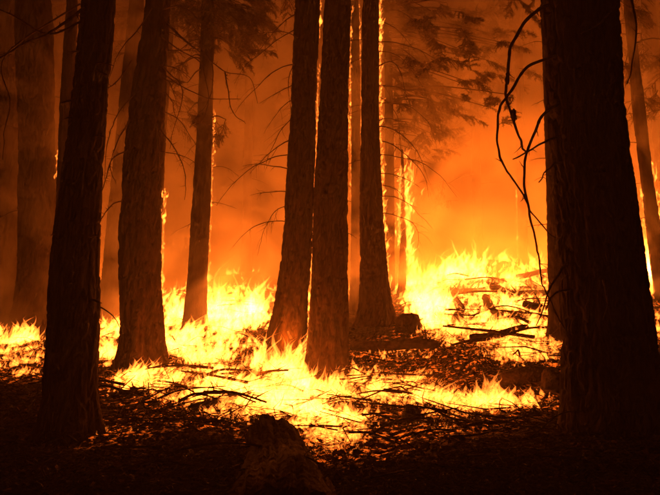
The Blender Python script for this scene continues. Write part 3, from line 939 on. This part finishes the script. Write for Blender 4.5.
# branches lying in the heap and litter: individuals, each told apart by size and place
used = set()
def stick(px, py, ang, L, r, box, lmin, rmin, where, group, rg):
    fx = (px - box[0]) / (box[1] - box[0]); fy = (py - box[2]) / (box[3] - box[2])
    cell = ('upper' if fy < .5 else 'lower') + ' ' + ('left' if fx < .34 else 'middle' if fx < .67 else 'right')
    label = f"{'long' if L > lmin else 'short'} {'thick' if r > rmin else 'thin'} charred branch at the {cell} of {where}"
    if label in used:
        return
    used.add(label)
    p = gp(px, py, .06 + .12 * rg.random())
    d = np.array([math.cos(ang), math.sin(ang) * .8, rg.gauss(0, .12)])
    q = p + d * L
    q[2] = max(q[2], ground(q[0], q[1]) + .04)
    P = spline([p, (p + q) / 2 + np.array([rg.gauss(0, .05), rg.gauss(0, .05), .05 + rg.gauss(0, .04)]) * L, q], 12) - p
    mb = MB(); tube(mb, P, np.linspace(r, r * .45, 12), 6)
    for _ in range(3):
        i = rg.randint(2, 10)
        limb(mb, P[i], (rg.gauss(0, 1), rg.gauss(0, 1), abs(rg.gauss(.4, .4))), L * .25 * (.5 + rg.random()), r * .4, .2, 1, 1, 4, .3, rg)
    o = mb.build('fallen_branch', M_CHAR); o.location = p
    tag(o, label, 'branch', group)
rg = random.Random(4)
for n, box, aa, LL, rr, where, group in (
        (120, (440, 565, 276, 352), .9, (.6, 1.8), (.015, .045), 'the burning heap on the slope', 'branches in the burning heap'),
        (90, (100, 260, 372, 420), .7, (.4, 1.3), (.01, .03), 'the left litter fire', 'branches in the left litter fire'),
        (90, (300, 450, 382, 450), .8, (.3, .9), (.008, .022), 'the fire below the centre trunk', 'branches below the centre trunk'),
        (90, (30, 640, 440, 492), .9, (.3, 1.0), (.006, .015), 'the dark foreground floor', 'branches on the dark foreground'),
        (40, (190, 265, 290, 310), .5, (.6, 1.4), (.02, .04), 'the ground behind the biggest blaze', 'branches behind the biggest blaze')):
    for _ in range(n):
        stick(rg.uniform(box[0], box[1]), rg.uniform(box[2], box[3]), rg.uniform(-aa, aa) + (math.pi if rg.random() < .5 else 0), rg.uniform(*LL), rg.uniform(*rr), box, sum(LL) / 2, sum(rr) / 2, where, group, rg)

# twig litter, curled bark flakes and dry leaves: uncountable
def scatter(name, n, px, py, L, r, m, label, flake=False, seed=0, tilt=.3):
    g2 = np.random.default_rng(seed + 90)
    P = on_ground(g2.uniform(*px, n), py[0] + (py[1] - py[0]) * g2.random(n) ** .8)
    P = P[~np.isnan(P[:, 0])]
    K = len(P)
    P[:, 2] = ground(P[:, 0], P[:, 1]) + .01
    a = g2.random(K) * 6.283
    el = g2.normal(size=K) * tilt + .06
    d = np.stack([np.cos(a) * np.cos(el), np.sin(a) * np.cos(el), np.sin(el)], -1)
    l = (L * (.3 + 1.2 * g2.random(K) ** 2))[:, None]
    s = np.cross(d, g2.normal(size=(K, 3))); s /= np.linalg.norm(s, axis=1)[:, None]
    u = np.cross(d, s)
    mb = MB()
    if flake:
        w = l * (.25 + .3 * g2.random((K, 1)))
        A = P + np.array([0, 0, .02])
        V = np.stack([A - d * l * .5, A + s * w * .5 + u * w * .2, A + d * l * .5 + u * l * .15, A - s * w * .5 + u * w * .2, A + u * l * -.03], 1)
        f = np.array([[0, 1, 4], [1, 2, 4], [2, 3, 4], [3, 0, 4]])
        mb.add(V, (f[None] + (np.arange(K) * 5)[:, None, None]).reshape(-1, 3))
    else:
        rr = r * (.5 + g2.random((K, 1)))
        mid = P + d * l * .5 + g2.normal(size=(K, 3)) * l * .08
        V = []
        for q, sc in ((P, 1), (mid, .8), (P + d * l, .3)):
            for j in range(3):
                an = j * 2.094
                V.append(q + rr * sc * (math.cos(an) * s + math.sin(an) * u))
        V = np.stack(V, 1)
        f = np.array([[0, 1, 4, 3], [1, 2, 5, 4], [2, 0, 3, 5], [3, 4, 7, 6], [4, 5, 8, 7], [5, 3, 6, 8]])
        mb.add(V, (f[None] + (np.arange(K) * 9)[:, None, None]).reshape(-1, 4))
    o = mb.build(name, m, smooth=False)
    return tag(o, label, kind='stuff')
scatter('twig_litter', 9000, (-20, 680), (420, 500), .16, .0035, M_LITTER, 'fallen twigs and needles over the dark foreground', seed=1)
scatter('burnt_twigs', 7500, (-20, 680), (285, 430), .30, .008, M_CHAR, 'burnt twigs lying thickly between the flames', seed=2)
scatter('burnt_sticks', 900, (60, 600), (275, 430), .9, .016, M_CHAR, 'burnt sticks lying among the flames', seed=7, tilt=.1)
scatter('bark_flakes', 7000, (-20, 680), (340, 500), .10, 0, M_LEAF, 'dry leaves and bark flakes over the forest floor', True, seed=3)

# ------------------------------------------------------------------ smoke: thin haze everywhere, thick billows behind the trees
def smoke_mat(name, dens, col=(.92, .86, .8), an=.35):
    m = bpy.data.materials.new(name)
    m.use_nodes = True
    t = m.node_tree
    for n in list(t.nodes):
        if n.type != 'OUTPUT_MATERIAL':
            t.nodes.remove(n)
    out = [n for n in t.nodes if n.type == 'OUTPUT_MATERIAL'][0]
    pv = t.nodes.new('ShaderNodeVolumePrincipled')
    pv.inputs['Color'].default_value = (*col, 1)
    pv.inputs['Density'].default_value = dens
    pv.inputs['Anisotropy'].default_value = an
    t.links.new(pv.outputs[0], out.inputs['Volume'])
    m.cycles.homogeneous_volume = True
    return m
mb = MB()
x0, x1, y0, y1, z0, z1 = -45, 45, -12, 75, -2.5, 27
V = [(x, y, z) for z in (z0, z1) for y in (y0, y1) for x in (x0, x1)]
mb.add(V, [[0, 2, 3, 1], [4, 5, 7, 6], [0, 1, 5, 4], [2, 6, 7, 3], [0, 4, 6, 2], [1, 3, 7, 5]])
hz = mb.build('haze', smoke_mat('smoke_haze', .006), smooth=False)
tag(hz, 'smoke filling the forest lit orange by the fire', kind='stuff')

def billow(c, r, m, label, seed, sub=5):
    n1, n2 = 90, 56
    a = np.linspace(0, 2 * math.pi, n1, endpoint=False); b = np.linspace(0.02, math.pi - .02, n2)
    A, B = np.meshgrid(a, b)
    d = np.stack([np.sin(B) * np.cos(A), np.sin(B) * np.sin(A), np.cos(B)], -1)
    k = 1 + .5 * fbm(d[..., 0] * 1.6, d[..., 1] * 1.6, d[..., 2] * 1.6, 6, seed)
    V = d * k[..., None] * np.array(r)
    mb = MB(); mb.add(V, grid_faces(n1, n2, True))
    i = np.arange(1, n1 - 1)
    mb.f[3].append(np.stack([np.zeros(n1 - 2, int), i, i + 1], -1))
    q = (n2 - 1) * n1
    mb.f[3].append(np.stack([np.full(n1 - 2, q), q + i + 1, q + i], -1))
    o = mb.build('smoke', m)
    o.location = c
    return tag(o, label, kind='stuff')
# the bank of smoke up the slope: closed body with a lumpy front
nx, nz = 60, 40
gx = np.linspace(-40, 40, nx); gz = np.linspace(-2, 25, nz)
GX, GZ = np.meshgrid(gx, gz)
FY = 22 + 2.6 * fbm(GX * .22, .3, GZ * .22, 4, 77) + 0.0 * GX
mb = MB()
front = np.stack([GX, FY, GZ], -1); backp = np.stack([GX, 70 + 0 * GX, GZ], -1)
mb.add(front, grid_faces(nx, nz)); gb = grid_faces(nx, nz)[:, ::-1]; mb.add(backp, gb)
N = nx * nz
def edge(idx, flip=False):
    q = np.stack([idx[:-1], idx[1:], idx[1:] + N, idx[:-1] + N], -1)
    mb.f[4].append(q[:, ::-1] if flip else q)
edge(np.arange(nx), True); edge(np.arange(nx) + (nz - 1) * nx); edge(np.arange(nz) * nx); edge(np.arange(nz) * nx + nx - 1, True)
tag(mb.build('smoke', smoke_mat('thick_smoke', .055)), 'thick bank of smoke glowing orange up the slope', kind='stuff')
def uneven_smoke(name, lo, hi, scale):
    m = smoke_mat(name, hi)
    m.cycles.homogeneous_volume = False
    t = m.node_tree
    pv = [n for n in t.nodes if n.type == 'PRINCIPLED_VOLUME'][0]
    tc = t.nodes.new('ShaderNodeTexCoord')
    n = t.nodes.new('ShaderNodeTexNoise')
    n.inputs['Scale'].default_value = scale
    n.inputs['Detail'].default_value = 4
    n.inputs['Distortion'].default_value = 1.2
    t.links.new(tc.outputs['Object'], n.inputs[0])
    r = t.nodes.new('ShaderNodeMapRange')
    r.inputs['From Min'].default_value = .47
    r.inputs['From Max'].default_value = .72
    r.inputs['To Min'].default_value = lo
    r.inputs['To Max'].default_value = hi
    t.links.new(n.outputs['Fac'], r.inputs['Value'])
    t.links.new(r.outputs[0], pv.inputs['Density'])
    return m
mb = MB()
x0, x1, y0, y1, z0, z1 = -17, 17, 15.5, 21.5, -.8, 14
V = [(x, y, z) for z in (z0, z1) for y in (y0, y1) for x in (x0, x1)]
mb.add(V, [[0, 2, 3, 1], [4, 5, 7, 6], [0, 1, 5, 4], [2, 6, 7, 3], [0, 4, 6, 2], [1, 3, 7, 5]])
tag(mb.build('smoke', uneven_smoke('drifting_smoke', .0, .55, .55), smooth=False), 'uneven drifting smoke between the mid and far trunks', kind='stuff')
